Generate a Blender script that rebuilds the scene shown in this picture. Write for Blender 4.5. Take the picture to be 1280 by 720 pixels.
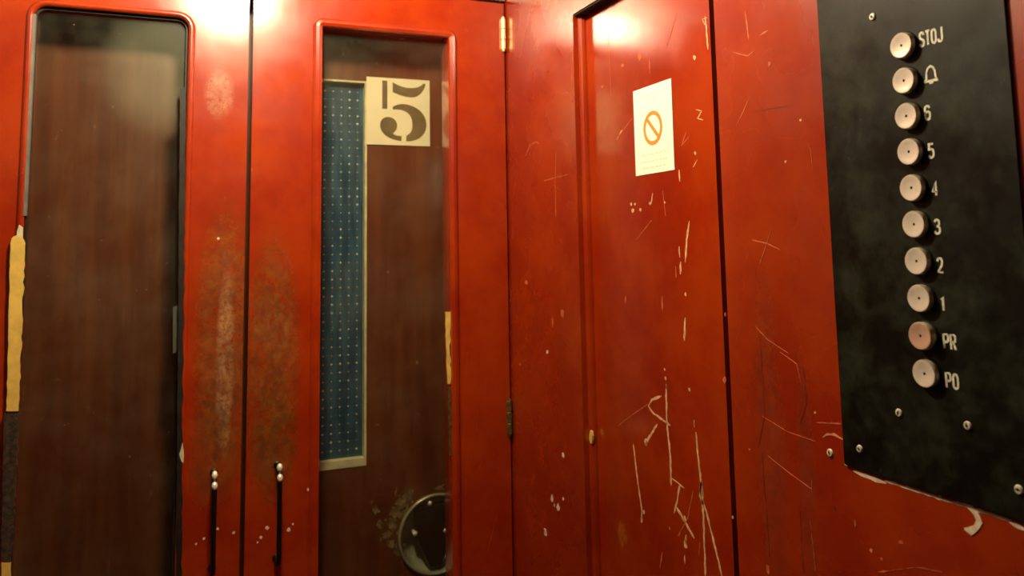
import bpy, bmesh, math, random
from mathutils import Vector, Matrix
from mathutils.geometry import tessellate_polygon

# ------------------------------------------------------------------ clear
for o in list(bpy.data.objects):
    bpy.data.objects.remove(o, do_unlink=True)
scene = bpy.context.scene
C = scene.collection
PI = math.pi

# ------------------------------------------------------------------ camera (stands in the lift cabin, eye at 1.6 m)
EYE = 1.6
CAMR = ((0.92477558, 0.37973295, -0.02435183),
        (-0.3801256, 0.91905337, -0.10414138),
        (-0.01716528, 0.10556416, 0.99426433))      # columns: right, forward, up
FPX, PPY = 990.97, 201.4
cam_data = bpy.data.cameras.new('camera')
cam = bpy.data.objects.new('camera', cam_data)
C.objects.link(cam)
m = Matrix(((CAMR[0][0], CAMR[0][2], -CAMR[0][1], 0),
            (CAMR[1][0], CAMR[1][2], -CAMR[1][1], 0),
            (CAMR[2][0], CAMR[2][2], -CAMR[2][1], EYE),
            (0, 0, 0, 1)))
cam.matrix_world = m
cam_data.sensor_width = 36
cam_data.lens = 36 * FPX / 1280
cam_data.shift_y = -(360 - PPY) / 1280
cam_data.clip_start = 0.02
cam_data.dof.use_dof = True
cam_data.dof.focus_distance = 0.72
cam_data.dof.aperture_fstop = 10.0
scene.camera = cam

# ------------------------------------------------------------------ world, light, exposure
world = bpy.data.worlds.new('world')
scene.world = world
world.use_nodes = True
world.node_tree.nodes['Background'].inputs[0].default_value = (1.0, 0.6, 0.3, 1)
world.node_tree.nodes['Background'].inputs[1].default_value = 0.004
LAMP = (0.07, 0.72, EYE + 0.475)          # bulb of the cabin's ceiling lamp
LAMP_R = 0.040
LAMP_E = 350.0
LAMP_COL = (1.0, 0.84, 0.54)
CORR_E = 34.0
scene.view_settings.view_transform = 'Standard'
scene.view_settings.look = 'None'
scene.view_settings.gamma = 1
scene.view_settings.use_curve_mapping = False
scene.view_settings.exposure = 0.0

# ------------------------------------------------------------------ plan of the cabin (metres)
YD = 1.10          # front face of the cabin doors
TD = 0.034         # door thickness
YS = 1.175         # face of the landing door behind them
XW = 0.4478        # face of the right wall
XP = 0.4628        # face of the recessed panel
XL = -0.285        # left wall
YB = -0.45         # back wall
ZC = 2.22          # ceiling
ZT = EYE + 0.3694  # top of the door leaves

def ray(px, py):
    a, b = (px - 640) / FPX, -(py - PPY) / FPX
    return tuple(CAMR[i][0] * a + CAMR[i][1] + CAMR[i][2] * b for i in range(3))
def on_front(px, py, Y=YD):
    r = ray(px, py); t = Y / r[1]; return (r[0] * t, r[2] * t + EYE)       # x, z
def on_side(px, py, X=XW):
    r = ray(px, py); t = X / r[0]; return (r[1] * t, r[2] * t + EYE)       # y, z

# ------------------------------------------------------------------ helpers
def tag(o, label=None, cat=None, group=None, kind=None):
    if label: o['label'] = label
    if cat: o['category'] = cat
    if group: o['group'] = group
    if kind: o['kind'] = kind
    return o
def link(name, bm, mats, parent=None, smooth=False, recalc=True):
    if recalc: bmesh.ops.recalc_face_normals(bm, faces=bm.faces)
    me = bpy.data.meshes.new(name); bm.to_mesh(me); bm.free()
    if not isinstance(mats, (list, tuple)): mats = [mats]
    for mt in mats: me.materials.append(mt)
    if smooth:
        for p in me.polygons: p.use_smooth = True
    o = bpy.data.objects.new(name, me); C.objects.link(o)
    if parent:
        o.parent = parent
        if parent.type == 'EMPTY' or parent.location.length > 0:
            o.matrix_parent_inverse = Matrix.Translation(parent.location).inverted()
    return o
def empty(name, loc):
    o = bpy.data.objects.new(name, None); o.location = loc
    o.empty_display_size = 0.03
    C.objects.link(o); return o
def box(bm, x0, x1, y0, y1, z0, z1, mi=0):
    vs = [bm.verts.new((x, y, z)) for x in (x0, x1) for y in (y0, y1) for z in (z0, z1)]
    for f in ((0, 1, 3, 2), (4, 6, 7, 5), (0, 4, 5, 1), (2, 3, 7, 6), (0, 2, 6, 4), (1, 5, 7, 3)):
        bm.faces.new([vs[i] for i in f]).material_index = mi
def mapf(y):   # 2-D (x, z) on a front-parallel plane
    return lambda p, t: (p[0], y + t, p[1])
def maps(x):   # 2-D (y, z) on the side wall, t grows out of the wall into the cabin
    return lambda p, t: (x - t, p[0], p[1])
def prism(bm, loops, fn, t0, t1, mi=0):
    """solid from a 2-D outline with holes"""
    tris = tessellate_polygon([[Vector((p[0], p[1], 0)) for p in lp] for lp in loops])
    flat = [p for lp in loops for p in lp]
    A = [bm.verts.new(fn(p, t0)) for p in flat]
    B = [bm.verts.new(fn(p, t1)) for p in flat]
    for a, b, c in tris:
        try:
            bm.faces.new((A[a], A[b], A[c])).material_index = mi
            bm.faces.new((B[a], B[c], B[b])).material_index = mi
        except ValueError: pass
    i0 = 0
    for lp in loops:
        n = len(lp)
        for i in range(n):
            a, b = i0 + i, i0 + (i + 1) % n
            bm.faces.new((A[a], A[b], B[b], B[a])).material_index = mi
        i0 += n
def rrect(x0, x1, z0, z1, r, n=6, off=0.0):
    x0 -= off; x1 += off; z0 -= off; z1 += off; r = max(r + off, 0.0004)
    pts = []
    for cx, cz, a0 in ((x1 - r, z1 - r, 0), (x0 + r, z1 - r, 90), (x0 + r, z0 + r, 180), (x1 - r, z0 + r, 270)):
        for k in range(n + 1):
            a = math.radians(a0 + 90 * k / n)
            pts.append((cx + r * math.cos(a), cz + r * math.sin(a)))
    return pts
def rect(x0, x1, z0, z1): return [(x0, z0), (x1, z0), (x1, z1), (x0, z1)]
def loft(bm, loops3, closed=True, mi=0, cap=False):
    rows = [[bm.verts.new(p) for p in lp] for lp in loops3]
    n = len(rows[0])
    for a, b in zip(rows, rows[1:]):
        for i in range(n if closed else n - 1):
            j = (i + 1) % n
            bm.faces.new((a[i], a[j], b[j], b[i])).material_index = mi
    if cap:
        bm.faces.new(rows[0]).material_index = mi
        bm.faces.new(rows[-1]).material_index = mi
    return rows
def tube(bm, pts, r, n=10, mi=0):
    pts = [Vector(p) for p in pts]
    rows = []
    for i, p in enumerate(pts):
        d = (pts[min(i + 1, len(pts) - 1)] - pts[max(i - 1, 0)]).normalized()
        u = d.orthogonal().normalized() if i == 0 else (u - d * u.dot(d)).normalized()
        v = d.cross(u)
        rr = r[i] if isinstance(r, (list, tuple)) else r
        rows.append([p + (u * math.cos(2 * PI * k / n) + v * math.sin(2 * PI * k / n)) * rr for k in range(n)])
    loft(bm, rows, mi=mi, cap=True)
def lathe(bm, prof, org, axis, n=32, mi=0, capend=True):
    """prof: (radius, distance along axis)"""
    axis = Vector(axis).normalized(); u = axis.orthogonal().normalized(); v = axis.cross(u); org = Vector(org)
    rows = [[org + axis * h + (u * math.cos(2 * PI * k / n) + v * math.sin(2 * PI * k / n)) * max(r, 1e-5) for k in range(n)] for r, h in prof]
    rows = loft(bm, rows, mi=mi)
    if capend:
        bm.faces.new(rows[0]).material_index = mi; bm.faces.new(rows[-1]).material_index = mi
def bevel(o, w, seg=2, ang=40):
    md = o.modifiers.new('bevel', 'BEVEL'); md.width = w; md.segments = seg
    md.limit_method = 'ANGLE'; md.angle_limit = math.radians(ang)
def ribbon(bm, pts, w, fn, t0, t1, rnd=None, jag=0.0, mi=0, taper=False):
    """a thin raised stroke of width w along 2-D points"""
    P = [Vector(p) for p in pts]
    if rnd and jag:                       # resample for a ragged outline
        Q = []
        for a, b in zip(P, P[1:]):
            n = max(1, int((b - a).length / (0.0035)))
            for k in range(n): Q.append(a.lerp(b, k / n))
        Q.append(P[-1]); P = Q
    L, Rr = [], []
    for i, p in enumerate(P):
        a = P[max(i - 1, 0)]; b = P[min(i + 1, len(P) - 1)]
        d = (b - a); d = d.normalized() if d.length > 0 else Vector((1, 0))
        nrm = Vector((-d.y, d.x))
        k = 1.0
        if 0 < i < len(P) - 1 and not rnd:
            d1 = (p - a).normalized(); k = 1 / max(0.55, abs(nrm.dot(Vector((-d1.y, d1.x)))))
        wl = wr = w / 2 * k
        if rnd and jag:
            wl *= rnd.uniform(1 - jag, 1 + jag * .5); wr *= rnd.uniform(1 - jag, 1 + jag * .5)
            if i in (0, len(P) - 1): wl *= .3; wr *= .3
        L.append(p + nrm * wl); Rr.append(p - nrm * wr)
    for i in range(len(P) - 1):
        q = [L[i], L[i + 1], Rr[i + 1], Rr[i]]
        lo = [bm.verts.new(fn(v, t0)) for v in q]; hi = [bm.verts.new(fn(v, t1)) for v in q]
        bm.faces.new(hi).material_index = mi
        for k in range(4):
            bm.faces.new((lo[k], lo[(k + 1) % 4], hi[(k + 1) % 4], hi[k])).material_index = mi
def blob(bm, c, rx, rz, fn, t0, t1, rnd, mi=0, n=9, jag=.35):
    pts = [(c[0] + rx * rnd.uniform(1 - jag, 1 + jag) * math.cos(2 * PI * k / n), c[1] + rz * rnd.uniform(1 - jag, 1 + jag) * math.sin(2 * PI * k / n)) for k in range(n)]
    prism(bm, [pts], fn, t0, t1, mi)

# ------------------------------------------------------------------ materials
class NT:
    def __init__(s, name):
        s.m = bpy.data.materials.new(name); s.m.use_nodes = True
        s.t = s.m.node_tree; s.n = s.t.nodes; s.b = s.n['Principled BSDF']; s.out = s.n['Material Output']
        s.tc = s.n.new('ShaderNodeTexCoord')
        s.geo = s.n.new('ShaderNodeNewGeometry')
    def l(s, a, b): s.t.links.new(a, b)
    def mapn(s, scale, loc=(0, 0, 0)):
        mp = s.n.new('ShaderNodeMapping'); mp.inputs['Scale'].default_value = scale; mp.inputs['Location'].default_value = loc
        s.l(s.geo.outputs['Position'], mp.inputs[0]); return mp.outputs[0]
    def noise(s, scale, detail=4, rough=.6, vec=None, dist=0):
        n = s.n.new('ShaderNodeTexNoise'); n.inputs['Scale'].default_value = scale; n.inputs['Detail'].default_value = detail
        n.inputs['Roughness'].default_value = rough; n.inputs['Distortion'].default_value = dist
        s.l(vec if vec else s.geo.outputs['Position'], n.inputs['Vector']); return n.outputs['Fac']
    def ramp(s, fac, a, b, ca=0.0, cb=1.0):
        r = s.n.new('ShaderNodeMapRange'); r.inputs[1].default_value = a; r.inputs[2].default_value = b
        r.inputs[3].default_value = ca; r.inputs[4].default_value = cb; r.interpolation_type = 'SMOOTHSTEP'
        s.l(fac, r.inputs[0]); return r.outputs[0]
    def math(s, op, a, b=None):
        n = s.n.new('ShaderNodeMath'); n.operation = op
        for i, v in enumerate((a, b)):
            if v is None: continue
            if isinstance(v, (int, float)): n.inputs[i].default_value = v
            else: s.l(v, n.inputs[i])
        return n.outputs[0]
    def mix(s, fac, a, b):
        n = s.n.new('ShaderNodeMix'); n.data_type = 'RGBA'
        if isinstance(fac, (int, float)): n.inputs[0].default_value = fac
        else: s.l(fac, n.inputs[0])
        for i, v in ((6, a), (7, b)):
            if isinstance(v, tuple): n.inputs[i].default_value = (*v, 1)
            else: s.l(v, n.inputs[i])
        return n.outputs[2]
    def bump(s, h, strength, dist=.001):
        b = s.n.new('ShaderNodeBump'); b.inputs['Strength'].default_value = strength; b.inputs['Distance'].default_value = dist
        s.l(h, b.inputs['Height']); s.l(b.outputs[0], s.b.inputs['Normal'])
    def xyz(s):
        n = s.n.new('ShaderNodeSeparateXYZ'); s.l(s.geo.outputs['Position'], n.inputs[0]); return n.outputs
    def spot(s, axis_pairs):
        """soft ellipsoid mask: [(axis, centre, half-size)...] -> 1 in the middle, 0 outside"""
        xyz = s.xyz(); acc = None
        for ax, c, h in axis_pairs:
            d = s.math('DIVIDE', s.math('SUBTRACT', xyz[ax], c), h); d = s.math('MULTIPLY', d, d)
            acc = d if acc is None else s.math('ADD', acc, d)
        return s.ramp(acc, 0.15, 1.0, 1.0, 0.0)

def simple(name, col, rough=.5, metal=0.0, var=.15, scale=40, spec=.5, bump=0.0):
    t = NT(name)
    n = t.noise(scale, 3)
    c = t.mix(t.ramp(n, .3, .7), tuple(v * (1 - var) for v in col), tuple(min(1, v * (1 + var)) for v in col))
    t.l(c, t.b.inputs['Base Color'])
    t.b.inputs['Roughness'].default_value = rough; t.b.inputs['Metallic'].default_value = metal
    t.b.inputs['Specular IOR Level'].default_value = spec
    if bump: t.bump(t.noise(scale * 3), bump)
    return t.m

RED_A, RED_B = (0.30, 0.018, 0.0010), (0.40, 0.038, 0.0020)
def red_paint(name, wear_and_glow=(), a=RED_A, b=RED_B, rough=.30, dirt=.5, specks=.5, vert_axis_scale=(70, 70, 5)):
    t = NT(name)
    base = t.mix(t.ramp(t.noise(9, 5, .65), .35, .68), a, b)
    streak = t.ramp(t.noise(1, 4, .6, t.mapn(vert_axis_scale)), .52, .80, 0, .45 * dirt)
    base = t.mix(streak, base, (0.20, 0.028, 0.005))
    scuff = t.ramp(t.noise(1, 5, .7, t.mapn((28, 28, 12), (3, 1, 7))), .60, .85, 0, .13 * dirt)
    base = t.mix(scuff, base, (0.56, 0.13, 0.035))
    fine = t.ramp(t.noise(260, 3, .7), .66, .80, 0, .6 * specks)
    gate = t.ramp(t.noise(14, 3, .6), .42, .85)
    base = t.mix(t.math('MULTIPLY', fine, gate), base, (0.62, 0.34, 0.14))
    wsum = None
    for pairs, col, amt in wear_and_glow:
        w = t.math('MULTIPLY', t.spot(pairs), t.ramp(t.noise(170, 8, .8), .33, .58, .05, 1.0))
        w = t.math('MULTIPLY', w, t.ramp(t.noise(48, 6, .75, t.mapn((1, 1, .7), (5, 2, 3))), .34, .52, .35, 1.0))
        w = t.math('MULTIPLY', w, amt)
        mott = t.ramp(t.noise(85, 7, .8, t.mapn((1, 1, .8), (1, 9, 4))), .38, .66)
        base = t.mix(w, base, t.mix(mott, tuple(v * .55 for v in col), tuple(min(1, v * 1.75) for v in col)))
        wsum = w if wsum is None else t.math('MAXIMUM', wsum, w)
    t.l(base, t.b.inputs['Base Color'])
    r = t.ramp(t.noise(16, 2, .5), .25, .8, rough - .02, rough + .08)
    if wsum is not None: r = t.math('ADD', r, t.math('MULTIPLY', wsum, .25))
    t.l(r, t.b.inputs['Roughness'])
    t.b.inputs['Specular IOR Level'].default_value = 1.0
    t.b.inputs['Coat Weight'].default_value = .6; t.b.inputs['Coat Roughness'].default_value = rough * .85; t.b.inputs['Coat IOR'].default_value = 1.6
    t.bump(t.noise(1, 3, .55, t.mapn((60, 60, 18))), .07, .0016)
    return t.m

OCH, OLI = (0.165, 0.062, 0.005), (0.12, 0.045, 0.006)
PALE = (0.62, 0.40, 0.20)
M = {}
M['red_left'] = red_paint('red_gloss_paint_left_door', wear_and_glow=[
    ([(0, 0.050, .045), (2, EYE - .11, .20)], OCH, .85),
    ([(0, 0.042, .036), (2, EYE - .25, .09)], OLI, .8),
    ([(0, 0.038, .022), (2, EYE + .205, .040)], PALE, .22),
    ([(0, 0.052, .013), (2, EYE - .14, .14)], (.34, .20, .09), .70)], rough=.20, dirt=.8, specks=.9)
M['red_right'] = red_paint('red_gloss_paint_right_door', wear_and_glow=[
    ([(0, 0.110, .042), (2, EYE - .15, .20)], OCH, .90),
    ([(0, 0.115, .036), (2, EYE - .25, .08)], OLI, .8)], rough=.20, dirt=.45, specks=.4)
M['red_wall'] = red_paint('red_gloss_paint_wall', a=(0.27, .015, .001), b=(.35, .033, .002), wear_and_glow=[
    ([(1, 0.540, .022), (2, EYE - .17, .17)], (.17, .028, .006), .55),
    ([(1, 0.500, .012), (2, EYE - .19, .12)], (.15, .03, .008), .45)], rough=.24, dirt=.10, specks=.10)
M['red_panel'] = red_paint('red_gloss_paint_panel', a=(0.27, .015, .001), b=(.35, .033, .002), wear_and_glow=[
    ([(1, 0.815, .016), (2, EYE - .325, .020)], (.42, .13, .012), .45)], rough=.16, dirt=.5, specks=.35)  # ochre spot: a soft flare glow painted into the colour
M['red_plain'] = red_paint('red_gloss_paint_plain')
M['dark_lino'] = simple('dark_brown_cabin_lining', (.05, .022, .012), .5, var=.2, scale=8)
M['scratch'] = simple('bare_wood_in_scratches', (0.66, 0.40, 0.19), .7, var=.25, scale=200)
M['scratch_faint'] = simple('shallow_scratch', (0.50, 0.11, 0.035), .6, var=.3, scale=200)
M['filler'] = simple('pale_filler_chips', (0.72, 0.58, 0.44), .6, var=.2, scale=150)
M['bare_wood'] = simple('bare_yellow_wood', (0.72, 0.48, 0.10), .65, var=.12, scale=60)
M['rot_wood'] = simple('dirty_flaked_wood', (0.036, 0.020, 0.008), .75, var=.75, scale=160, bump=.5)
M['rubber'] = simple('dark_dirty_seal', (0.010, 0.007, 0.004), .6, var=.7, scale=120)
M['grey_metal'] = simple('grey_steel', (0.35, .34, .30), .4, .7)
M['brass'] = simple('bright_worn_brass', (0.80, .62, .27), .38, .55, var=.08)
M['dull_brass'] = simple('tarnished_brass', (0.22, .16, .06), .5, .8, var=.4, scale=150)
M['dark_gap_shade'] = simple('black_cavity_shade', (0.010, .006, .004), .9)
M['chrome'] = simple('polished_chrome', (0.80, .76, .66), .14, 1.0, var=.03)
M['cap'] = simple('pale_glint_tip', (0.95, .90, .75), .22, .35, var=.03)  # pale colour that paints the glints on pulls and cup
M['dark_rod'] = simple('dark_worn_steel', (0.018, .013, .008), .35, .6, var=.3)
M['screw'] = simple('grey_screw_steel', (0.66, .64, .50), .45, .25, var=.25, scale=400)
M['slot'] = simple('screw_slot_dirt', (0.02, .018, .012), .8)
M['cream'] = simple('cream_enamel', (0.30, .24, .17), .5, var=.08, scale=8)
M['floor'] = simple('worn_brown_linoleum', (0.12, .06, .03), .5, var=.3, scale=12)
M['shaft'] = simple('dusty_shaft_plaster', (0.16, .15, .11), .8, var=.3, scale=10)
M['sign'] = simple('cream_sign_plate', (0.82, .76, .58), .45, var=.05, scale=12)
M['sign_ink'] = simple('faded_olive_stencil_paint', (0.145, .105, .045), .6, var=.25, scale=30)
M['sticker'] = simple('white_sticker_vinyl', (0.92, .90, .80), .5, var=.02)
M['sticker_ink'] = simple('orange_print', (0.80, .26, .035), .55, var=.06)
M['sticker_text'] = simple('pale_washed_out_print', (0.80, .72, .56), .6, var=.1, scale=500)
M['letter'] = simple('engraved_cream_lettering', (0.66, .64, .52), .6, var=.25, scale=350)
M['pane_edge'] = simple('pale_putty_rebate', (0.60, .58, .38), .6, var=.15, scale=60)
M['scrape'] = simple('scraped_olive_undercoat', (0.19, .135, .06), .8, var=.5, scale=120)

# black control plate: old satin enamel with cloudy wiping marks
t = NT('black_satin_plate')
c = t.mix(t.ramp(t.noise(22, 5, .7), .4, .72), (.002, .002, .001), (.022, .027, .017))
c = t.mix(t.ramp(t.noise(180, 3, .7), .70, .78, 0, .35), c, (.10, .10, .07))
t.l(c, t.b.inputs['Base Color']); t.l(t.ramp(t.noise(18, 5, .7), .3, .7, .34, .52), t.b.inputs['Roughness'])
t.b.inputs['Specular IOR Level'].default_value = .25
M['plate'] = t.m

# brushed aluminium button tops: radial highlight
def button_metal(name, col):
    t = NT(name)
    c = t.mix(t.ramp(t.noise(150, 4, .7), .35, .75), tuple(v * .9 for v in col), col)
    t.l(c, t.b.inputs['Base Color']); t.b.inputs['Metallic'].default_value = .35
    t.b.inputs['Roughness'].default_value = .42
    t.b.inputs['Anisotropic'].default_value = .6
    return t.m
M['button'] = button_metal('brushed_aluminium', (.95, .85, .76))
M['button_pink'] = button_metal('brushed_aluminium_copper_worn', (.80, .50, .38))
M['button_side'] = simple('worn_button_side', (.50, .43, .30), .4, .45, var=.3, scale=200)

# landing door: brown glossy painted wood with vertical grain
t = NT('brown_landing_door_paint')
c = t.mix(t.ramp(t.noise(1, 5, .65, t.mapn((50, 50, 3.5))), .32, .70), (.095, .021, .006), (.150, .043, .013))
c = t.mix(t.ramp(t.noise(1, 4, .7, t.mapn((160, 160, 6), (2, 0, 1))), .6, .8, 0, .35), c, (.26, .12, .055))
c = t.mix(t.ramp(t.noise(90, 2, .5), .74, .80, 0, .5), c, (.5, .38, .22))
t.l(c, t.b.inputs['Base Color']); t.b.inputs['Roughness'].default_value = .42
M['brown'] = t.m

# dusty window glass
def dusty(name, lo, hi, col, patch=None):
    t = NT(name); t.n.remove(t.b)
    tr = t.n.new('ShaderNodeBsdfTransparent'); tr.inputs[0].default_value = (.93, .93, .88, 1)
    df = t.n.new('ShaderNodeBsdfDiffuse'); df.inputs[0].default_value = (*col, 1)
    gl = t.n.new('ShaderNodeBsdfGlossy'); gl.inputs['Roughness'].default_value = .16; gl.inputs[0].default_value = (1, 1, 1, 1)
    m1 = t.n.new('ShaderNodeMixShader'); m2 = t.n.new('ShaderNodeMixShader')
    f = t.ramp(t.noise(13, 5, .7), .35, .75, lo, hi)
    sp = t.ramp(t.noise(170, 2, .5), .74, .80, 0, .25)
    f = t.math('ADD', f, sp)
    if patch: f = t.math('ADD', f, t.math('MULTIPLY', t.spot(patch), .06))
    t.l(f, m1.inputs[0]); t.l(tr.outputs[0], m1.inputs[1]); t.l(df.outputs[0], m1.inputs[2])
    lw = t.n.new('ShaderNodeLayerWeight'); lw.inputs[0].default_value = .5      # facing term, the same on both faces of the pane
    fr = t.math('ADD', t.math('MULTIPLY', t.math('POWER', lw.outputs['Facing'], 5.0), .9), .035)
    t.l(fr, m2.inputs[0]); t.l(m1.outputs[0], m2.inputs[1]); t.l(gl.outputs[0], m2.inputs[2])
    t.l(m2.outputs[0], t.out.inputs[0]); return t.m
M['glass_left'] = dusty('dusty_glass', .001, .028, (.50, .52, .38), [(0, -.035, .075), (2, EYE + .235, .10)])
M['glass_right'] = dusty('dusty_glass_lighter', .001, .028, (.50, .52, .36))

# wired glass of the landing door
t = NT('wired_blue_glass'); t.n.remove(t.b)
df = t.n.new('ShaderNodeBsdfDiffuse'); tl = t.n.new('ShaderNodeBsdfTranslucent'); gl = t.n.new('ShaderNodeBsdfGlossy')
gl.inputs['Roughness'].default_value = .15
c = t.mix(t.ramp(t.noise(1, 4, .6, t.mapn((90, 90, 14))), .35, .7), (.035, .12, .21), (.08, .22, .36))
t.l(c, df.inputs[0]); t.l(c, tl.inputs[0])
ms = t.n.new('ShaderNodeMixShader'); ms.inputs[0].default_value = .5
m2 = t.n.new('ShaderNodeMixShader'); m2.inputs[0].default_value = .05
t.l(df.outputs[0], ms.inputs[1]); t.l(tl.outputs[0], ms.inputs[2])
t.l(ms.outputs[0], m2.inputs[1]); t.l(gl.outputs[0], m2.inputs[2]); t.l(m2.outputs[0], t.out.inputs[0])
M['wired'] = t.m
M['wire_line'] = simple('dull_wire', (.12, .17, .19), .5, .2)
M['wire'] = simple('pale_wire_knot', (.50, .56, .50), .4, .2, var=.5, scale=90)  # paler colour for the knots where the wires cross

def emis(name, col, e):
    t = NT(name); t.b.inputs['Base Color'].default_value = (*col, 1)
    t.b.inputs['Emission Color'].default_value = (*col, 1); t.b.inputs['Emission Strength'].default_value = e
    return t.m
M['lamp'] = emis('lit_bulb', LAMP_COL, LAMP_E)
M['tube'] = emis('lit_corridor_tube', (.75, .92, 1.0), CORR_E)

# ================================================================== SETTING
def struct(name, bm, mats, parent=None, **k):
    o = link(name, bm, mats, parent, **k); 
    if not parent: o['kind'] = 'structure'
    return o

bm = bmesh.new(); box(bm, XL - .05, XW + .10, YB - .05, YD + TD + .005, -.05, 0)
struct('floor', bm, M['floor'])
bm = bmesh.new(); box(bm, XL - .05, XW + .10, YB - .05, YD + TD + .005, ZC, ZC + .04)
struct('ceiling', bm, M['cream'])
bm = bmesh.new(); box(bm, XL - .05, XL, YB, YD + .06, 0, ZC)
struct('wall_left', bm, M['dark_lino'])
bm = bmesh.new(); box(bm, XL - .05, XW + .10, YB - .05, YB, 0, ZC)
struct('wall_back', bm, M['dark_lino'])
# lintel above the cabin doors, with a worn steel strip along its lower edge
bm = bmesh.new()
box(bm, XL, XW, YD - .002, YD + TD + .004, ZT + .012, ZC)
lint = struct('wall_front', bm, M['red_plain'])
bm = bmesh.new(); box(bm, XL, XW - .002, YD - .003, YD + .010, ZT + .0035, ZT + .0115)
struct('door_track', bm, M['grey_metal'], lint)
bm = bmesh.new(); box(bm, XL, XW, YD + TD + .004, YD + TD + .012, ZT - .02, ZC)
struct('door_stop', bm, M['dark_gap_shade'], lint)

# right wall: boards with the panel opening, cavity behind, the near post beyond the button plate
YG, YO, ZO = 0.5885, 0.8745, EYE + .2895     # near edge of opening, far edge, head of opening
PY0, PY1, PZ0 = 0.3110, 0.4588, EYE - .162   # button plate: near edge, far edge, foot
bm = bmesh.new()
prism(bm, [rect(PY0 - .010, YD + .06, 0, ZC), rect(YG, YO, .25, ZO)], maps(XW), -.028, 0)
o = struct('wall_right', bm, [M['red_wall'], M['scratch'], M['scratch_faint'], M['filler']])
wall = o
rb = wall
bm = bmesh.new()
prism(bm, [rect(YB, PY0 - .0105, 0, ZC)], maps(XW), -.028, .004)
bevel(struct('near_post', bm, M['red_wall'], wall), .002)
bm = bmesh.new()
prism(bm, [rect(YB, YD + .06, 0, ZC)], maps(XW + .04), -.01, 0)
struct('wall_backing', bm, M['dark_gap_shade'], wall)

# the recessed panel with its quarter-round moulding
rnd = random.Random(5)
bm = bmesh.new()
prism(bm, [rect(YG + .027, YO + .01, .24, ZO + .01)], maps(XP), -.012, 0)
# scratches: real gouges through the paint, measured on the panel's plane
def sc(pts, w, mi=1, jag=.55, X=XP, bm_=None, dash=0):
    P = [on_side(x, y, X) for x, y in pts]
    k = P[0][0] / 800.0                       # metres per pixel here, roughly
    if not dash:
        ribbon(bm_ or bm, P, w * k, maps(X), -.0002, .00025, rnd, jag, mi); return
    for a, b in zip(P, P[1:]):
        a = Vector(a); b = Vector(b); n = max(1, int((b - a).length / .008))
        for i in range(n):
            if rnd.random() < .25: continue
            ribbon(bm_ or bm, [a.lerp(b, (i + .05) / n), a.lerp(b, (i + rnd.uniform(.7, 1.05)) / n)], w * k, maps(X), -.0002, .00025, rnd, jag, mi)
def dot(x, y, rx, rz, mi=1, X=XP, bm_=None):
    c = on_side(x, y, X); k = c[0] / 800.0
    blob(bm_ or bm, c, rx * k, rz * k, maps(X), -.0002, .00025, rnd, mi)
sc([(846, 17), (834, 57)], 1.6, 2); sc([(881.7, 20), (885, 62)], 2.6); sc([(884, 22), (878, 24), (881, 31)], 1.4)
dot(868, 72, 2.6, 3.2); dot(812, 82, 1.2, 8, 2); dot(800, 70, 4, 6, 2); dot(778, 82, 3, 2, 2)
sc([(778, 162), (774, 169), (770.7, 176)], 1.8, 1, dash=1); sc([(790, 148), (772, 172)], 1.0, 2)
sc([(870, 137), (877, 139), (872, 148), (879, 150)], 1.5); sc([(858, 165), (852, 182), (862, 170)], 1.0, 2)
dot(869.3, 191.7, 2.2, 2.6); sc([(872, 199), (865, 212), (858, 227)], 1.8, 1, dash=1); sc([(849, 212), (850, 227)], 3.4)
sc([(861.7, 276), (858.5, 300), (856.7, 328)], 3.4); sc([(849, 308), (850, 322)], 3); sc([(851, 327), (850.5, 343)], 3.4)
sc([(856.7, 397), (855.7, 426)], 4.2); dot(857, 368, 1.8, 2)
for x, y, a in ((791, 263, 2.6), (800.7, 262, 2), (789, 255, 1.8), (794, 255, 1.6), (831, 253, 1.4)): dot(x, y, a, a)
sc([(816, 241), (814, 255)], 2.4); dot(813, 254, 3, 1.6); sc([(782, 370), (782, 379)], 2.2, 2)
sc([(815, 275), (795, 300)], 1, 2); dot(831, 462, 1.6, 1.6); dot(832, 473, 1.6, 2); sc([(828.5, 238), (832, 270)], 1, 2)
sc([(832.7, 480), (833, 500), (833.3, 523), (838.3, 573), (839, 607)], 3.6, jag=.5); dot(832.5, 484, 2, 2)
sc([(826.7, 495), (815, 500), (810.7, 507), (815, 515), (838, 532)], 3.0, jag=.6)
sc([(821.7, 530), (812, 546), (806.7, 556)], 3.0); dot(808, 552, 3.4, 4)
sc([(810, 505), (790, 519), (773, 532)], 1.0, 2)
sc([(791.7, 555), (797, 600), (802.7, 640), (801.5, 650)], 2.4, jag=.5); dot(805, 640, 2, 2); dot(802, 650, 2, 3)
sc([(839, 597), (848, 604), (855, 610)], 2.0); sc([(850, 605), (847, 625), (842.7, 642)], 3.2)
sc([(845, 633), (856, 652), (868, 673)], 3.4, jag=.5); dot(856, 648, 3, 4)
sc([(866.7, 613), (860, 647), (848, 670)], 1.6, 2)
sc([(858, 668), (856, 693), (856.7, 722)], 3.4, 1, dash=1); dot(857, 681, 3, 5)
sc([(867.7, 525), (868, 534)], 3.4); sc([(870, 540), (873, 573), (878, 613), (880, 660), (882, 722)], 3.6, jag=.5)
sc([(877, 600), (875, 620), (883, 640), (893, 680), (903, 722)], 3.6, jag=.5); dot(876.5, 614, 3.4, 8)
sc([(875, 678), (874, 695)], 1.6, 2); sc([(828, 690), (825, 710)], 2.4, 2); dot(862, 487, 2, 2); dot(837, 660, 1.5, 2, 2)
sc([(760, 40), (764, 120)], .8, 2); dot(753, 108, 3, 1.5, 2); dot(845, 340, 1, 6, 2); dot(828, 380, 1.5, 8, 2)
panel = struct('wood_panel', bm, [M['red_panel'], M['scratch'], M['scratch_faint']], wall)
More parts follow.
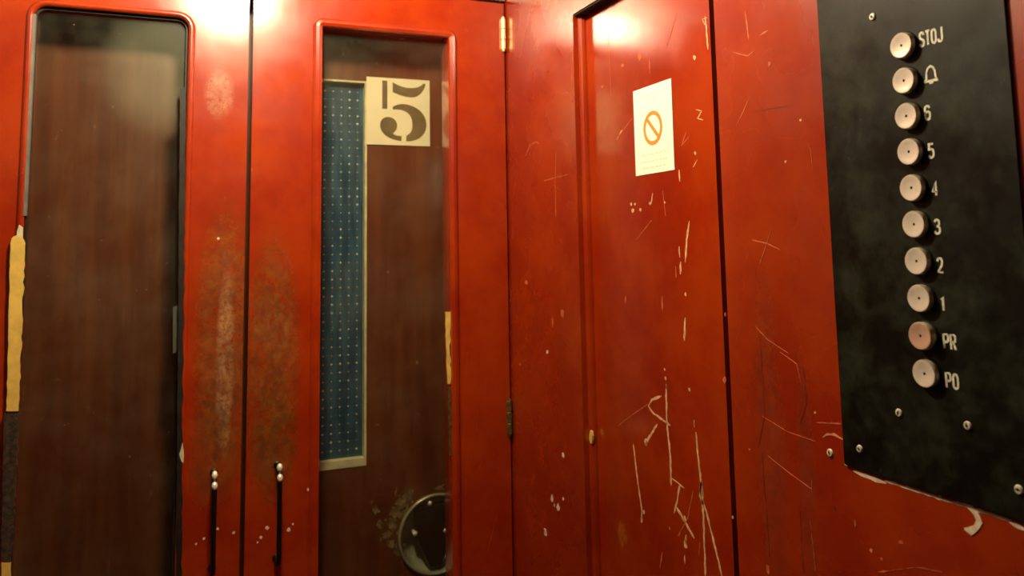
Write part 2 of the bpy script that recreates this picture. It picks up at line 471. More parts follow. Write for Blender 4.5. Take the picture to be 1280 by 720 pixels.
# quarter round along the far side and head of the panel
bm = bmesh.new()
R = .0078
rows = []
for k in range(7):
    a = PI / 2 * k / 6
    rows.append((R * (1 - math.sin(a)), R * (1 - math.cos(a))))     # (in-plane, out)
prof = [(YO - R + R * math.sin(a), R * math.cos(a)) for a in [PI / 2 * k / 6 for k in range(7)]]
q = [[(XP - h, y, z) for (y, h) in [(YO - u, v) for (u, v) in ((R, 0), (R * .92, R * .38), (R * .7, R * .7), (R * .38, R * .92), (0, R))]] for z in (.26, ZO)]
loft(bm, q, closed=False)
c1 = on_side(730, 543, XP - R * .6)
blob(bm, (YO - R * .55, on_side(730, 543, XP - R)[1]), .0042, .0075, maps(XP - R * .60), .0004, .0030, rnd, 1)
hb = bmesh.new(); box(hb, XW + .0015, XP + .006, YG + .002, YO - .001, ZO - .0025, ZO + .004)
struct('head_shade_strip', hb, M['dark_gap_shade'], wall)  # black strip standing in for the shade under the opening's head
mo = struct('panel_moulding', bm, [M['red_panel'], M['bare_wood']], wall)

# chips and scratches on the flat boards of the right wall
bm = bmesh.new()
for x, y, a in ((690, 623, 3.4), (698, 635, 4.0), (682, 665, 3.6), (704, 569, 2.8), (684, 440, 2.6), (704, 624, 2), (693, 632, 1.6)): dot(x, y, a, a, 1, XW, bm)
dot(703, 391, 4.5, 5, 2, XW, bm); dot(691, 403, 1.6, 5, 2, XW, bm); dot(658, 353, 4, 2.5, 2, XW, bm); dot(650, 455, 3, 1.5, 2, XW, bm)
sc([(657, 195), (662, 183), (670, 177), (674, 180)], 1.2, 2, X=XW, bm_=bm); sc([(680, 226), (694, 222), (710, 218)], .9, 2, X=XW, bm_=bm)
sc([(695, 190), (694, 230), (695, 270)], 1.0, 2, X=XW, bm_=bm); sc([(665, 8), (676, 2)], 1.6, 2, X=XW, bm_=bm)
sc([(714, 125), (716, 60)], .8, 2, X=XW, bm_=bm)
struct('paint_chips', bm, [M['red_wall'], M['filler'], M['scratch_faint']], wall)
bm = bmesh.new()
sc([(936.7, 123), (928, 142), (920, 158)], 1.2, 2, X=XW, bm_=bm); sc([(915, 65), (935, 70), (944, 62)], 1.4, 2, X=XW, bm_=bm)
sc([(932, 14), (936, 50)], 2.0, 2, X=XW, bm_=bm); sc([(950, 44), (960, 38)], 3, 2, X=XW, bm_=bm)
sc([(940, 140), (962, 136), (986, 132)], 1.4, 4, X=XW, bm_=bm); dot(1001, 150, 2.2, 1.6, 1, XW, bm); dot(982, 202, 1.8, 1.6, 1, XW, bm)
sc([(1010, 178), (1014, 190), (1016, 212)], .8, 2, X=XW, bm_=bm); dot(962, 80, 3, 3, 2, XW, bm)
sc([(940, 300), (958, 304), (975, 312)], 1.4, 2, X=XW, bm_=bm); sc([(965, 285), (950, 330)], 1, 2, X=XW, bm_=bm)
dot(906.7, 393, 1.6, 2.4, 2, XW, bm); dot(906, 475, 3, 3.4, 2, XW, bm); dot(916, 647, 1.6, 1.6, 1, XW, bm); dot(937, 562, 2, 1.2, 2, XW, bm)
sc([(944, 408), (960, 425), (986, 442)], .8, 2, X=XW, bm_=bm); sc([(975, 440), (996, 455), (1002, 480)], 1.0, 2, X=XW, bm_=bm)
sc([(952, 520), (985, 540), (1020, 552)], .8, 2, X=XW, bm_=bm); sc([(960, 570), (985, 590), (1015, 612)], 1.0, 2, X=XW, bm_=bm)
sc([(1015, 600), (1013, 650), (1020, 718)], 1.6, 2, X=XW, bm_=bm, dash=1); sc([(952, 565), (958, 640), (962, 700)], 2.0, 4, X=XW, bm_=bm)
sc([(950, 420), (956, 520), (948, 560)], 1.2, 4, X=XW, bm_=bm); sc([(1004, 460), (1008, 505), (1000, 530)], 1.4, 4, X=XW, bm_=bm)
sc([(1000, 640), (1004, 715)], 1.6, 4, X=XW, bm_=bm); dot(960, 712, 3.5, 5, 2, XW, bm); dot(1019, 516, 2, 1.6, 1, XW, bm)
sc([(1020, 528), (1052, 530)], 1.6, 2, X=XW, bm_=bm); sc([(1028, 547), (1034, 543), (1043, 543), (1055, 550)], 3.0, 5, X=XW, bm_=bm)
dot(1069, 654, 1.6, 5, 2, XW, bm); dot(1089, 688, 2.2, 2.2, 5, XW, bm); dot(1126, 678, 3.5, 1.6, 2, XW, bm); dot(1102, 699, 2, 2, 2, XW, bm)
sc([(1085, 716), (1110, 714), (1145, 709), (1180, 716)], 2.2, 2, X=XW, bm_=bm, dash=1); dot(1043, 634, 2, 3, 4, XW, bm)
# filler showing along the foot of the plate, with one hooked run
FZ = .0004
sc([(1067, 588.5), (1088, 597.5), (1108, 604)], 5, 3, .5, XW, bm); sc([(1106, 600.5), (1160, 618), (1192, 628.5)], 3.2, 3, .6, XW, bm)
sc([(1190, 627), (1212, 634), (1240, 643), (1264, 651)], 4.2, 3, .5, XW, bm); dot(1058, 580, 2.6, 2.2, 3, XW, bm)
ribbon(bm, [on_side(*p) for p in ((1204, 628), (1214, 634), (1221, 642), (1225, 652), (1221, 660), (1213, 664), (1206, 661))], .0042, maps(XW), -.0001, .0005, rnd, .35, 3)
sc([(1262, 652), (1272, 657), (1282, 663)], 9, 3, .4, XW, bm); dot(1175, 620, 3, 1.8, 3, XW, bm); dot(1192, 623, 2.4, 2, 3, XW, bm)
M['stain'] = simple('dark_grime', (0.17, .020, .004), .55, var=.4, scale=90)
M['pinkchip'] = simple('pink_undercoat', (0.62, .22, .12), .6, var=.2, scale=90)
struct('board_scratches', bm, [M['red_wall'], M['scratch'], M['scratch_faint'], M['filler'], M['stain'], M['pinkchip']], rb)

# ================================================================== CABIN DOORS
SEAM = 0.0765
def bead(bm, x0, x1, z0, z1, r, inner, outer, h, y, mi=0):
    prof = [(inner, -.010), (inner, h * .25), (inner + .0012, h * .75), ((inner * .6 + outer * .4), h), ((inner * .3 + outer * .7), h * .8), (outer - .0008, h * .35), (outer, 0)]
    loops = []
    for off, hh in prof:
        loops.append([(p[0], y - hh, p[1]) for p in rrect(x0, x1, z0, z1, r, 6, off)])
    loft(bm, loops, mi=mi)

def door(name, x0, x1, win, r, mat, mat_bead):
    bm = bmesh.new()
    prism(bm, [rect(x0, x1, .012, ZT), rrect(*win, r)], mapf(YD), 0, TD)
    d = link(name, bm, mat); d['kind'] = 'structure'
    return d

# left leaf: rounded window, its wooden bead flaked to bare wood on the left
WL = (-.1775, -.0015, .62, EYE + .304)
dl = door('door_1', XL + .003, SEAM - .0030, WL, .014, M['red_left'], None)
bm = bmesh.new()
bead(bm, *WL, .014, 0, .0085, .0045, YD)
struct('window_bead', bm, M['red_left'], dl, smooth=True)
bm = bmesh.new(); prism(bm, [rrect(*WL, .014, 6, .003), rrect(*WL, .014, 6, -.0030)], mapf(YD + .0045), 0, .003)
struct('glass_seal', bm, M['rubber'], dl)
bm = bmesh.new(); prism(bm, [rrect(*WL, .014, 6, .002)], mapf(YD + .010), 0, .004)
struct('glass_pane', bm, M['glass_left'], dl)
# steel strip, bare wood and flaked wood along the left side of the window
bm = bmesh.new(); box(bm, -.1800, -.1752, YD - .0030, YD + .004, EYE + .045, WL[3] - .012)
struct('steel_strip', bm, M['grey_metal'], dl)
rnd = random.Random(11)
def patch(pxl, name, mat, parent, y, t=.004):
    bm = bmesh.new(); prism(bm, [[on_front(x, yy, y) for x, yy in pxl]], mapf(y), 0, t)
    return struct(name, bm, mat, parent)
def ragged(px_left, px_right, y0, y1, step=7):
    L, Rt = [], []
    y = y0
    while y < y1:
        f = (y - y0) / (y1 - y0)
        L.append((px_left[0] + (px_left[1] - px_left[0]) * f + rnd.uniform(-.5, .5), y))
        Rt.append((px_right[0] + (px_right[1] - px_right[0]) * f + rnd.uniform(-1.4, 1.2), y)); y += step
    return L + Rt[::-1]
pl = ragged((13, 8), (31, 23), 304, 516)
pl = pl[:31] + [(6, 516)] * 0 + pl[31:] + [(29, 299), (25, 296), (20, 294), (15, 297)]
struct_p = patch([(22, 283), (28, 284), (30, 292)][::-1][:0] + pl, 'bare_wood_strip', M['bare_wood'], dl, YD - .0072)
patch([(24, 281), (28, 284), (28, 298), (21, 298), (21, 290)], 'bare_wood_chip', M['pane_edge'], dl, YD - .0070)
patch(ragged((5, 1), (24, 14), 517, 706, 5), 'flaked_wood_strip', M['rot_wood'], dl, YD - .0064)
patch(ragged((2, 1), (14, 12), 704, 800, 8), 'bare_wood_strip', M['bare_wood'], dl, YD - .0070)
# torn dark seal and a pale chip on the right side of the left window
patch(ragged((225, 220), (232, 227), 110, 725, 9), 'torn_seal', M['rubber'], dl, YD - .0052, .003)
patch([(224, 568), (226, 562), (228, 553), (229.5, 562), (230, 570), (229, 579), (226.5, 576)], 'pale_chip', M['pane_edge'], dl, YD - .0062, .002)
M['tape'] = simple('dusty_tape', (.07, .075, .055), .6)
patch([(216, 384), (222, 382), (221, 440), (216, 442)], 'tape_remnant', M['tape'], dl, YD + .0030, .001)

# right leaf: square-cornered window
WR = (.1708, .3555, .62, EYE + .3085)
dr = door('door_2', SEAM + .0030, XW - .0030, WR, .0006, M['red_right'], None)
bm = bmesh.new()
bead(bm, *WR, .0006, -.0008, .0125, .0062, YD)
struct('window_bead', bm, M['red_right'], dr)
bm = bmesh.new(); prism(bm, [rrect(*WR, .0006, 6, .002)], mapf(YD + .014), 0, .004)
struct('glass_pane', bm, M['glass_right'], dr)
patch(ragged((557, 559.5), (562.5, 564), 390, 482, 6), 'bare_wood_strip', M['bare_wood'], dr, YD - .0012, .003)
patch(ragged((560, 562), (563.5, 565.5), 484, 572, 5), 'flaked_wood_strip', M['dull_brass'], dr, YD - .0012, .003)
# faint scratches on the right leaf
bm = bmesh.new()
def scf(pts, w, mi=0):
    ribbon(bm, [on_front(*p) for p in pts], w * .00115, mapf(YD), -.0003, .0001, rnd, .5, mi)
for pts, w in (([(596, 590), (604, 577), (616, 586)], 1.2), ([(612, 545), (622, 575), (628, 590)], 1.0), ([(597, 510), (596, 540)], .9),
               ([(608, 470), (606, 500)], .8), ([(590, 600), (600, 640)], .8), ([(585, 560), (582, 620)], .8), ([(380, 640), (381, 690)], 2.2),
               ([(360, 320), (362, 345)], .8), ([(622, 640), (610, 690)], .8), ([(584, 440), (583, 470)], 1.0)):
    scf(pts, w)
struct('door_scratches', bm, M['scratch_faint'], dr)
# chips in the paint round the pulls
bm = bmesh.new(); bm2 = bmesh.new()
for x, y, a in ((272, 661, 2), (292, 666, 2.2), (255, 673, 1.8), (245, 680, 1.5), (334, 660, 2.6), (361, 662, 2.8), (326, 672, 2), (322, 678, 1.6), (273, 298, 2), (366, 655, 1.5), (385, 612, 2)):
    c = on_front(x, y); blob(bm if x < 315 else bm2, c, a * .00085, a * .00085, mapf(YD), -.0003, .0001, rnd, 0)
struct('paint_chips', bm, M['filler'], dl); struct('paint_chips', bm2, M['filler'], dr)

# pulls
def pull(parent, x):
    bm = bmesh.new()
    z1, z0 = EYE - .2775, EYE - .392; y = YD - .030
    pts = [(x, YD + .001, z1)] + [(x, y + .010 - .010 * math.sin(a), z1 - .010 + .010 * math.cos(a)) for a in [PI / 2 * k / 5 for k in range(6)]]
    pts += [(x, y, z1 - .03), (x, y, z1 - .06), (x, y, z0 + .03)]
    pts += [(x, y + .010 - .010 * math.cos(a), z0 + .010 - .010 * math.sin(a)) for a in [PI / 2 * k / 5 for k in range(6)]] + [(x, YD + .001, z0)]
    tube(bm, pts, .0030, 12)
    h = struct('pull_handle', bm, M['dark_rod'], parent, smooth=True)
    bm = bmesh.new()
    for dz in (.0030, -.0085):
        lathe(bm, [(.0001, -.0055), (.0026, -.0040), (.0038, 0), (.0026, .0040), (.0001, .0055)], (x, y + (.003 if dz > 0 else -.0008), z1 + dz), (0, .3, 1), 14)
    struct('glint_cap', bm, M['cap'], h, smooth=True)  # pale caps stand in for the highlight at the rod's top
    bm = bmesh.new()
    for z in (z1, z0): lathe(bm, [(.0048, 0), (.0048, .001), (.0034, .002)], (x, YD, z), (0, -1, 0), 16)
    struct('rosette', bm, M['dark_rod'], h)
pull(dl, .0415); pull(dr, .1185)

# hinges in the corner
def hinge(z0, z1, mat):
    bm = bmesh.new(); x, y = XW - .0052, YD - .0030
    n = 3; L = (z1 - z0)
    for k in range(n):
        a, b = z0 + L * k / n + .0002, z0 + L * (k + 1) / n - .0002
        lathe(bm, [(.0030, a - z0), (.0038, a - z0 + .0008), (.0038, b - z0 - .0008), (.0030, b - z0)], (x, y, z0), (0, 0, 1), 16)
    lathe(bm, [(.0001, -.0035), (.0026, -.002), (.0028, 0)], (x, y, z0), (0, 0, 1), 12)
    lathe(bm, [(.0028, 0), (.0026, .002), (.0001, .0035)], (x, y, z1), (0, 0, 1), 12)
    box(bm, XW - .0040, XW - .0008, YD - .0005, YD + .022, z0, z1)
    return struct('hinge', bm, mat, dr)
hinge(EYE + .296, EYE + .345, M['brass'])
hinge(EYE - .272, EYE - .224, M['dull_brass'])
hinge(EYE - 1.20, EYE - 1.15, M['dull_brass'])

# ================================================================== LANDING DOOR, seen through both windows
GX0, GX1, GZ0, GZ1 = .118, on_front(458.5, 300, YS)[0], on_front(430, 585, YS)[1], on_front(430, 100, YS)[1]
kx, kz = on_front(545, 667, YS)
RK = .0580
bm = bmesh.new()
prism(bm, [rect(-.46, .62, .01, 2.12), rect(GX0, GX1, GZ0, GZ1), [(kx + RK * .93 * math.cos(2 * PI * k / 64), kz + RK * .93 * math.sin(2 * PI * k / 64)) for k in range(64)]], mapf(YS), 0, .04)
ds = link('door_3', bm, [M['brown']]); ds['kind'] = 'structure'
bm = bmesh.new()
prism(bm, [rect(GX0 + .0002, GX1 - .0002, GZ0 + .0002, GZ1 - .0002), rect(GX0 + .004, GX1 - .0035, GZ0 + .011, GZ1 - .003)], mapf(YS - .001), 0, .036)
struct('window_frame', bm, M['pane_edge'], ds)
bm = bmesh.new(); box(bm, GX0 + .004, GX1 - .0035, YS + .012, YS + .017, GZ0 + .006, GZ1 - .003)
wp = struct('wired_glass', bm, M['wired'], ds)
bm = bmesh.new()
P = .0122; yb = YS + .0116
x = GX1 - .012; xs = []
while x > GX0 + .006: xs.append(x); x -= P
z = GZ0 + .022; zs = []
while z < GZ1 - .006: zs.append(z); z += P
for x in xs: box(bm, x - .00014, x + .00014, yb, yb + .0003, GZ0 + .011, GZ1 - .004)
for z in zs: box(bm, GX0 + .005, GX1 - .004, yb, yb + .0003, z - .00014, z + .00014)
struct('wire_mesh', bm, M['wire_line'], wp); bm = bmesh.new()
for x in xs:
    for z in zs:
        lathe(bm, [(.0015 * rnd.uniform(.5, 1.15), 0), (.0005, .0004)], (x, yb, z), (0, -1, 0), 7)
struct('wire_knots', bm, M['wire'], wp)
# scraped undercoat round the knob, in the door's own paint
bm = bmesh.new()
for x, y, a, b in ((470, 638, 3.5, 6), (474, 655, 3, 6), (500, 628, 7, 6), (508, 622, 8, 4), (494, 640, 7, 8), (490, 656, 7, 9), (484, 668, 6, 6), (512, 618, 4, 5), (498, 690, 5, 7), (505, 640, 9, 12), (553, 609, 12, 3), (490, 680, 4, 6)):
    blob(bm, on_front(x, y, YS), a * .0010, b * .0010, mapf(YS), -.0002 - .00006 * (x % 7), .0002, rnd, 0, 17, .4)
    for k in range(4): blob(bm, on_front(x + rnd.uniform(-9, 9), y + rnd.uniform(-11, 11), YS), .0018, .0022, mapf(YS), -.0002 - .00003 * k, .0002, rnd, 0, 8, .5)
struct('scraped_paint', bm, M['scrape'], ds)
# round recessed pull cup: chrome rim, dished bowl, tapered grip bar widened and blackened for the bowl's shade, three pale studs standing in for glints
bm = bmesh.new()
lathe(bm, [(RK * .985, -.001), (RK, .002), (RK * .985, .0045), (RK * .955, .0054), (RK * .93, .0045), (RK * .922, -.001)], (kx, YS, kz), (0, -1, 0), 64, capend=False)
M['rim'] = simple('dull_nickel_rim', (.42, .40, .28), .3, .5)
rim = struct('cup_rim', bm, M['rim'], ds, smooth=True)
M['cup'] = simple('smoky_polished_bowl', (.50, .52, .36), .25, .45, var=.25, scale=30)
bm = bmesh.new()
prof = [(RK * .925 * math.cos(a), -.030 * math.sin(a)) for a in [PI / 2 * k / 14 for k in range(15)]]
lathe(bm, prof, (kx, YS, kz), (0, -1, 0), 64, capend=False)
struct('dished_bowl', bm, M['cup'], rim, smooth=True)
bm = bmesh.new()
prism(bm, [[(kx - .034, kz + .042), (kx + .034, kz + .042), (kx + .030, kz), (kx + .009, kz - .047), (kx - .010, kz - .047), (kx - .030, kz)]], mapf(YS), -.001, .010)  # grip widened at the top and blackened to stand for the bowl's shade
M['black_grip_shade'] = simple('black_grip_shade', (.008, .007, .004), .3)
g = struct('grip_bar', bm, M['black_grip_shade'], rim); bevel(g, .003, 3)
bm = bmesh.new()
for px, py in ((538, 630), (519.5, 668), (558, 664)):
    x, z = on_front(px, py, YS - .004)
    lathe(bm, [(.0036, .0), (.0034, .0016), (.0020, .0028), (.0001, .0032)], (x, YS - .0005, z), (0, -1, 0), 16, capend=False)
    lathe(bm, [(.0030, -.012), (.0030, .0)], (x, YS - .0005, z), (0, -1, 0), 10)
struct('glint_studs', bm, M['cap'], rim, smooth=True)

# landing frame and corridor behind
bm = bmesh.new(); box(bm, -.9, -.46, YS, YS + .04, 0, 2.6); box(bm, .62, 1.0, YS, YS + .04, 0, 2.6); box(bm, -.46, .62, YS, YS + .04, 2.12, 2.6)
sw = struct('wall_landing', bm, M['shaft'])
bm = bmesh.new(); box(bm, -.95, -.90, YD - .1, YS + 1.5, -.05, 2.6); struct('wall_shaft_left', bm, M['shaft'])
bm = bmesh.new(); box(bm, 1.0, 1.05, YD - .1, YS + 1.5, -.05, 2.6); struct('wall_shaft_right', bm, M['shaft'])
bm = bmesh.new(); box(bm, -.9, 1.0, YS + 1.45, YS + 1.5, -.05, 2.6); struct('wall_corridor', bm, M['cream'])
bm = bmesh.new(); box(bm, -.9, 1.0, YS, YS + 1.45, -.05, 0); struct('floor_corridor', bm, M['floor'])
bm = bmesh.new(); box(bm, -.95, 1.05, YD + TD + .012, YS + 1.5, 2.6, 2.64); struct('ceiling_corridor', bm, M['cream'])
# corridor ceiling light
cl = empty('corridor_light', (.15, YS + .7, 2.6))
tag(cl, 'cool white tube light on the corridor ceiling behind the landing door', 'light')
bm = bmesh.new(); box(bm, -.45, .75, YS + .65, YS + .75, 2.56, 2.5995); link('housing', bm, M['cream'], cl)
bm = bmesh.new(); tube(bm, [(-.40, YS + .7, 2.535), (.70, YS + .7, 2.535)], .018, 12); link('tube', bm, M['tube'], cl)

# ================================================================== CABIN LAMP (above the frame, it lights everything)
lamp = empty('ceiling_lamp', (LAMP[0], LAMP[1], ZC))
tag(lamp, 'bare round bulb in a ceiling socket over the cabin doors', 'lamp')
bm = bmesh.new()
lathe(bm, [(.055, 0), (.055, .010), (.040, .022), (.020, .026), (.020, ZC - LAMP[2] - LAMP_R * .9)], (LAMP[0], LAMP[1], ZC), (0, 0, -1), 32)
link('socket', bm, M['cream'], lamp, smooth=False)
bm = bmesh.new(); bmesh.ops.create_uvsphere(bm, u_segments=32, v_segments=20, radius=LAMP_R, matrix=Matrix.Translation(LAMP))
link('bulb', bm, M['lamp'], lamp, smooth=True)

# ================================================================== NUMBER SIGN on the landing door
sx0, sz1 = on_front(458.2, 95.8, YS - .001); sx1 = on_front(537, 140, YS - .001)[0]; sz0 = on_front(458.5, 180.4, YS - .001)[1]
sg = empty('number_sign', ((sx0 + sx1) / 2, YS, sz0))
tag(sg, 'square cream sign with a dark stencilled 5 on the brown landing door', 'sign')
bm = bmesh.new(); prism(bm, [rect(sx0, sx1, sz0, sz1)], mapf(YS - .0018), 0, .0014)
link('sign_plate', bm, M['sign'], sg)
# stencil figure, drawn on a 0..1 square (origin top left)
def bez(p0, p1, p2, p3, n=10):
    out = []
    for k in range(n):
        u = k / n; v = 1 - u
        out.append(tuple(v**3 * a + 3 * v * v * u * b + 3 * v * u * u * c + u**3 * d for a, b, c, d in zip(p0, p1, p2, p3)))
    return out
def Z(x, y): return ((x - 62) / 530.0, (y - 75) / 580.0)
def path(segs):
    out = []
    for s in segs: out += bez(*[Z(*p) for p in s])
    return out
stem = [Z(190, 100), Z(232, 100), Z(232, 345), Z(190, 345)]
flag = path([((277, 110), (330, 140), (370, 152), (425, 152)), ((425, 152), (480, 150), (520, 130), (535, 108)), ((535, 108), (542, 104), (550, 104), (556, 110)),
             ((556, 110), (548, 160), (510, 232), (430, 234)), ((430, 234), (370, 232), (320, 215), (277, 195)), ((277, 195), (277, 160), (277, 140), (277, 110))])
bowl = path([((277, 325), (320, 295), (360, 292), (400, 298)), ((400, 298), (490, 315), (562, 375), (562, 470)), ((562, 470), (560, 560), (490, 620), (390, 618)),
             ((390, 618), (390, 600), (390, 590), (392, 568)), ((392, 568), (440, 545), (448, 500), (440, 440)), ((440, 440), (430, 370), (370, 335), (280, 348)), ((280, 348), (277, 340), (277, 332), (277, 325))])
tail = path([((172, 490), (172, 440), (205, 412), (245, 414)), ((245, 414), (290, 418), (314, 450), (314, 490)), ((314, 490), (312, 530), (285, 545), (278, 556)),
             ((278, 556), (300, 575), (325, 574), (350, 574)), ((350, 574), (350, 590), (350, 605), (350, 618)), ((350, 618), (260, 612), (176, 570), (172, 490))])
W_, H_ = sx1 - sx0, sz1 - sz0
bm = bmesh.new()
for g in (stem, flag, bowl, tail):
    prism(bm, [[(sx0 + u * W_, sz1 - v * H_) for u, v in g]], mapf(YS - .0021), 0, .0003)
link('stencil_number', bm, M['sign_ink'], sg)

# ================================================================== STICKER on the recessed panel
K0 = on_side(792.7, 114.4, XP); K1 = on_side(841.2, 96.9, XP); K2 = on_side(841.9, 211, XP); K3 = on_side(794.9, 221.6, XP)
ky0, ky1 = (K1[0] + K2[0]) / 2, (K0[0] + K3[0]) / 2; kz1, kz0 = (K0[1] + K1[1]) / 2, (K2[1] + K3[1]) / 2
st = empty('prohibition_sticker', (XP, (ky0 + ky1) / 2, kz0))
tag(st, 'white sticker with an orange prohibition circle on the scratched red panel', 'sticker')
bm = bmesh.new(); prism(bm, [rect(ky0, ky1, kz0, kz1)], maps(XP), .0003, .0007)
link('sticker_paper', bm, M['sticker'], st)
def sp(u, v): return (ky1 - u * (ky1 - ky0), kz1 - v * (kz1 - kz0))    # u to the right, v down, as read
cy, cz = sp(.50, .49); RO, RI = .0186, .0142
bm = bmesh.new()
prism(bm, [[(cy + RO * math.cos(2 * PI * k / 48), cz + RO * math.sin(2 * PI * k / 48)) for k in range(48)],
           [(cy + RI * math.cos(2 * PI * k / 48), cz + RI * math.sin(2 * PI * k / 48)) for k in range(48)]], maps(XP), .0007, .0009)
a = math.radians(45)
ribbon(bm, [(cy + RI * 1.05 * math.cos(a), cz + RI * 1.05 * math.sin(a)), (cy - RI * 1.05 * math.cos(a), cz - RI * 1.05 * math.sin(a))], .0043, maps(XP), .0007, .0009)
link('prohibition_symbol', bm, M['sticker_ink'], st)
bm = bmesh.new()
for v, u0, u1 in ((.10, .22, .78), (.17, .40, .62), (.78, .18, .82), (.86, .14, .86), (.93, .20, .80)):
    u = u0
    while u < u1:
        w = rnd.uniform(.04, .12); ribbon(bm, [sp(u, v), sp(min(u + w, u1), v)], .0017, maps(XP), .0007, .0008); u += w + .025
    if v in (.17, .93):
        link('faded_text', bm, M['sticker_text'], st); bm = bmesh.new()
bm.free()

# ================================================================== BUTTON PLATE
cp = empty('button_plate', (XW, (PY0 + PY1) / 2, PZ0))
tag(cp, 'black metal lift control plate with a column of ten round buttons', 'control panel')
XB = XW - .0022          # face of the plate
bm = bmesh.new(); prism(bm, [rect(PY0, PY1, PZ0, EYE + .40)], maps(XW), .0001, .0022)
bevel(link('plate', bm, M['plate'], cp), .0006)
BY, BZ0, BP = .3815, EYE + .1288, .02393
# stroke lettering: glyphs on a 0..1 box (y up)
G = {
 'S': [[(1, .80), (.85, .97), (.5, 1), (.15, .95), (0, .78), (.08, .60), (.5, .50), (.92, .40), (1, .22), (.85, .04), (.5, 0), (.15, .03), (0, .2)]],
 'T': [[(0, 1), (1, 1)], [(.5, 1), (.5, 0)]],
 'O': [[(.5, 1), (.12, .92), (0, .75), (0, .25), (.12, .08), (.5, 0), (.88, .08), (1, .25), (1, .75), (.88, .92), (.5, 1)]],
 'J': [[(1, 1), (1, .22), (.85, .05), (.5, 0), (.15, .05), (0, .22)]],
 'P': [[(0, 0), (0, 1), (.7, 1), (.95, .92), (1, .75), (.95, .55), (.7, .47), (0, .47)]],
 'R': [[(0, 0), (0, 1), (.7, 1), (.95, .92), (1, .75), (.95, .57), (.7, .50), (0, .50)], [(.5, .50), (1, 0)]],
 '6': [[(.95, .82), (.8, .97), (.5, 1), (.15, .95), (0, .75), (0, .25), (.15, .05), (.5, 0), (.85, .05), (1, .25), (.95, .48), (.7, .58), (.3, .56), (0, .42)]],
 '5': [[(.95, 1), (.15, 1), (.08, .56), (.5, .64), (.88, .56), (1, .32), (.88, .08), (.5, 0), (.12, .06), (0, .2)]],
 '4': [[(.72, 0), (.72, 1), (0, .28), (1, .28)]],
 '3': [[(.05, .84), (.25, .98), (.6, 1), (.92, .9), (.95, .68), (.75, .54), (.4, .53)], [(.75, .54), (1, .4), (1, .18), (.8, .02), (.4, 0), (.1, .05), (0, .2)]],
 '2': [[(.04, .78), (.2, .97), (.5, 1), (.85, .95), (.98, .75), (.85, .5), (0, 0), (1, 0)]],
 '1': [[(.1, .76), (.6, 1), (.6, 0)]],
 'B': [[(0, .12), (.16, .24), (.2, .65), (.32, .86), (.5, .95), (.68, .86), (.8, .65), (.84, .24), (1, .12), (0, .12)], [(.38, .1), (.42, 0), (.58, 0), (.62, .1)]],
}
floors = [('STOJ', None), ('B', None), ('6', None), ('5', None), ('4', None), ('3', None), ('2', None), ('1', None), ('PR', None), ('PO', None)]
TXPX = [(1150, 50), (1155, 94.5), (1156.5, 141.5), (1161, 189), (1165.5, 236), (1168.5, 283.5), (1172, 331.5), (1176.5, 379), (1180, 426.5), (1183, 475)]
bl = {0: ('stop', .0)}
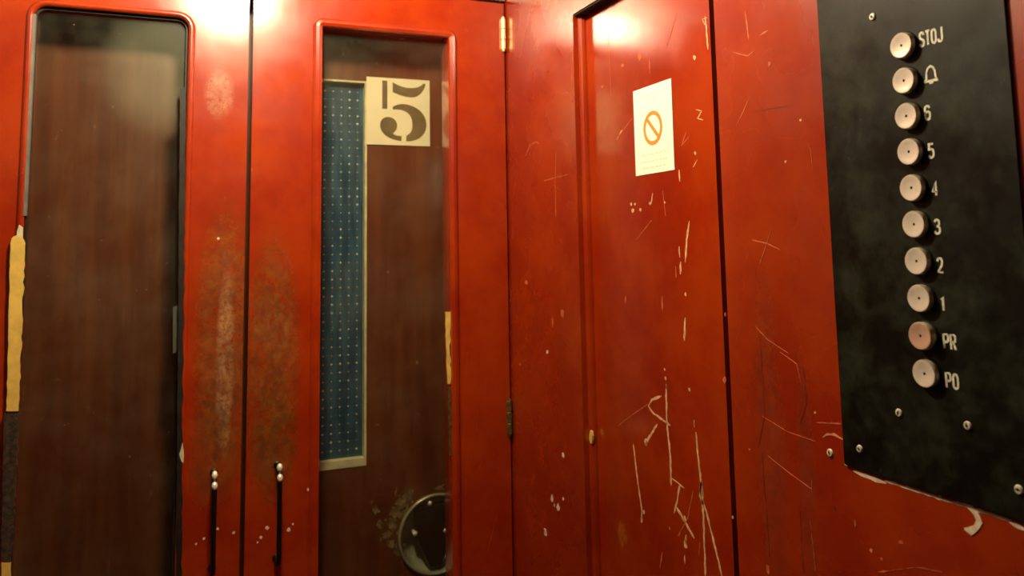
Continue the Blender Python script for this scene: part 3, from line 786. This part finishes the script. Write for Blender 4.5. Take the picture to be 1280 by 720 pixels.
for i, (txt, _) in enumerate(floors):
    z = BZ0 - i * BP
    btn_bm = bmesh.new()
    pop = .0048 + (.0012 if txt == 'PR' else 0)
    # mushroom cap with dished face
    lathe(btn_bm, [(.0085, 0), (.0088, .001), (.0088, pop - .0007), (.0083, pop)], (XB, BY, z), (-1, 0, 0), 40, 1, capend=False)
    lathe(btn_bm, [(.0083, pop), (.0077, pop), (.0060, pop - .0004), (.0030, pop - .0007), (.0009, pop - .0008)], (XB, BY, z), (-1, 0, 0), 40, 0, capend=False)
    lathe(btn_bm, [(.0009, pop - .0008), (.0007, pop - .0016), (.0001, pop - .0016)], (XB, BY, z), (-1, 0, 0), 12, 2, capend=False)
    b = link('button', btn_bm, [M['button_pink'] if txt == 'PR' else M['button'], M['button_side'], M['slot']], cp, smooth=False)
    for p in b.data.polygons: p.use_smooth = True
    if txt == 'PR': b['label'] = 'coppery worn button beside PR'
    cbm = bmesh.new(); lathe(cbm, [(.0087, -.0005), (.0097, -.0005), (.0097, .0007), (.0093, .0012), (.0087, .0012)], (XB, BY, z), (-1, 0, 0), 36, capend=False)
    link('collar', cbm, M['plate'], b)
    # legend
    y0, zc = on_side(*TXPX[i], XB)
    h = .0089; w = .0032 if len(txt) > 1 else .0037; gap = .0018
    if txt == 'STOJ': w, gap, h = .0030, .0015, .0092
    if txt == 'B': w, h = .0104, .0116
    if txt == '1': w = .0026
    lb = bmesh.new(); yy = y0
    for ch in txt:
        for k, stroke in enumerate(G[ch]):
            ribbon(lb, [(yy - u * w, zc + (v - .5) * h) for u, v in stroke], .00140 if txt != 'B' else .0013, maps(XB), 0, .0002 + .00003 * k)
        yy -= w + gap
    nm = 'bell_symbol' if txt == 'B' else 'lettering'
    link(nm, lb, M['letter'], cp)
# screws
def screw(px, py, parent, X, r=.0030, slot=30, name='screw'):
    y, z = on_side(px, py, X)
    bm = bmesh.new()
    lathe(bm, [(r, -.0003), (r, .0004), (r * .8, .0012), (r * .35, .0013)], (X, y, z), (-1, 0, 0), 20, 0, capend=False)
    lathe(bm, [(r * .35, .0013), (r * .2, .0006), (.0001, .0005)], (X, y, z), (-1, 0, 0), 12, 1, capend=False)
    a = math.radians(slot)
    ribbon(bm, [(y - r * .6 * math.cos(a), z - r * .6 * math.sin(a)), (y + r * .6 * math.cos(a), z + r * .6 * math.sin(a))], .0005, maps(X), .0012, .00145, mi=1)
    return link(name, bm, [M['screw'], M['slot']], parent, smooth=False)
for px, py, s in ((1091, 21, 40), (1124, 516, 110), (1210, 532, 70), (1075, 561, 20), (1281, 615, 0)):
    if px > 1270: px, py = 1274, 612
    screw(px, py, cp, XB, .0027, s)
# the tiny dimple screw in the red board beside the plate
s = screw(1038, 566, None, XW, .0030, 80, 'screw')
tag(s, 'small grey screw head in the red board left of the black plate', 'screw')

# its origin sits on the board
c = Vector((XW, *on_side(1038, 566, XW)))
s.data.transform(Matrix.Translation(-c)); s.location = c
dl['label'] = 'left red cabin door leaf with a round-cornered window and flaked bead'; dl['category'] = 'door'
dr['label'] = 'right red cabin door leaf with a square-cornered window, hinged in the corner'; dr['category'] = 'door'
ds['label'] = 'brown landing door with a narrow wired blue glass, behind both cabin windows'; ds['category'] = 'door'
wall['label'] = 'red painted wooden side wall with a scratched recessed panel'; wall['category'] = 'wall'
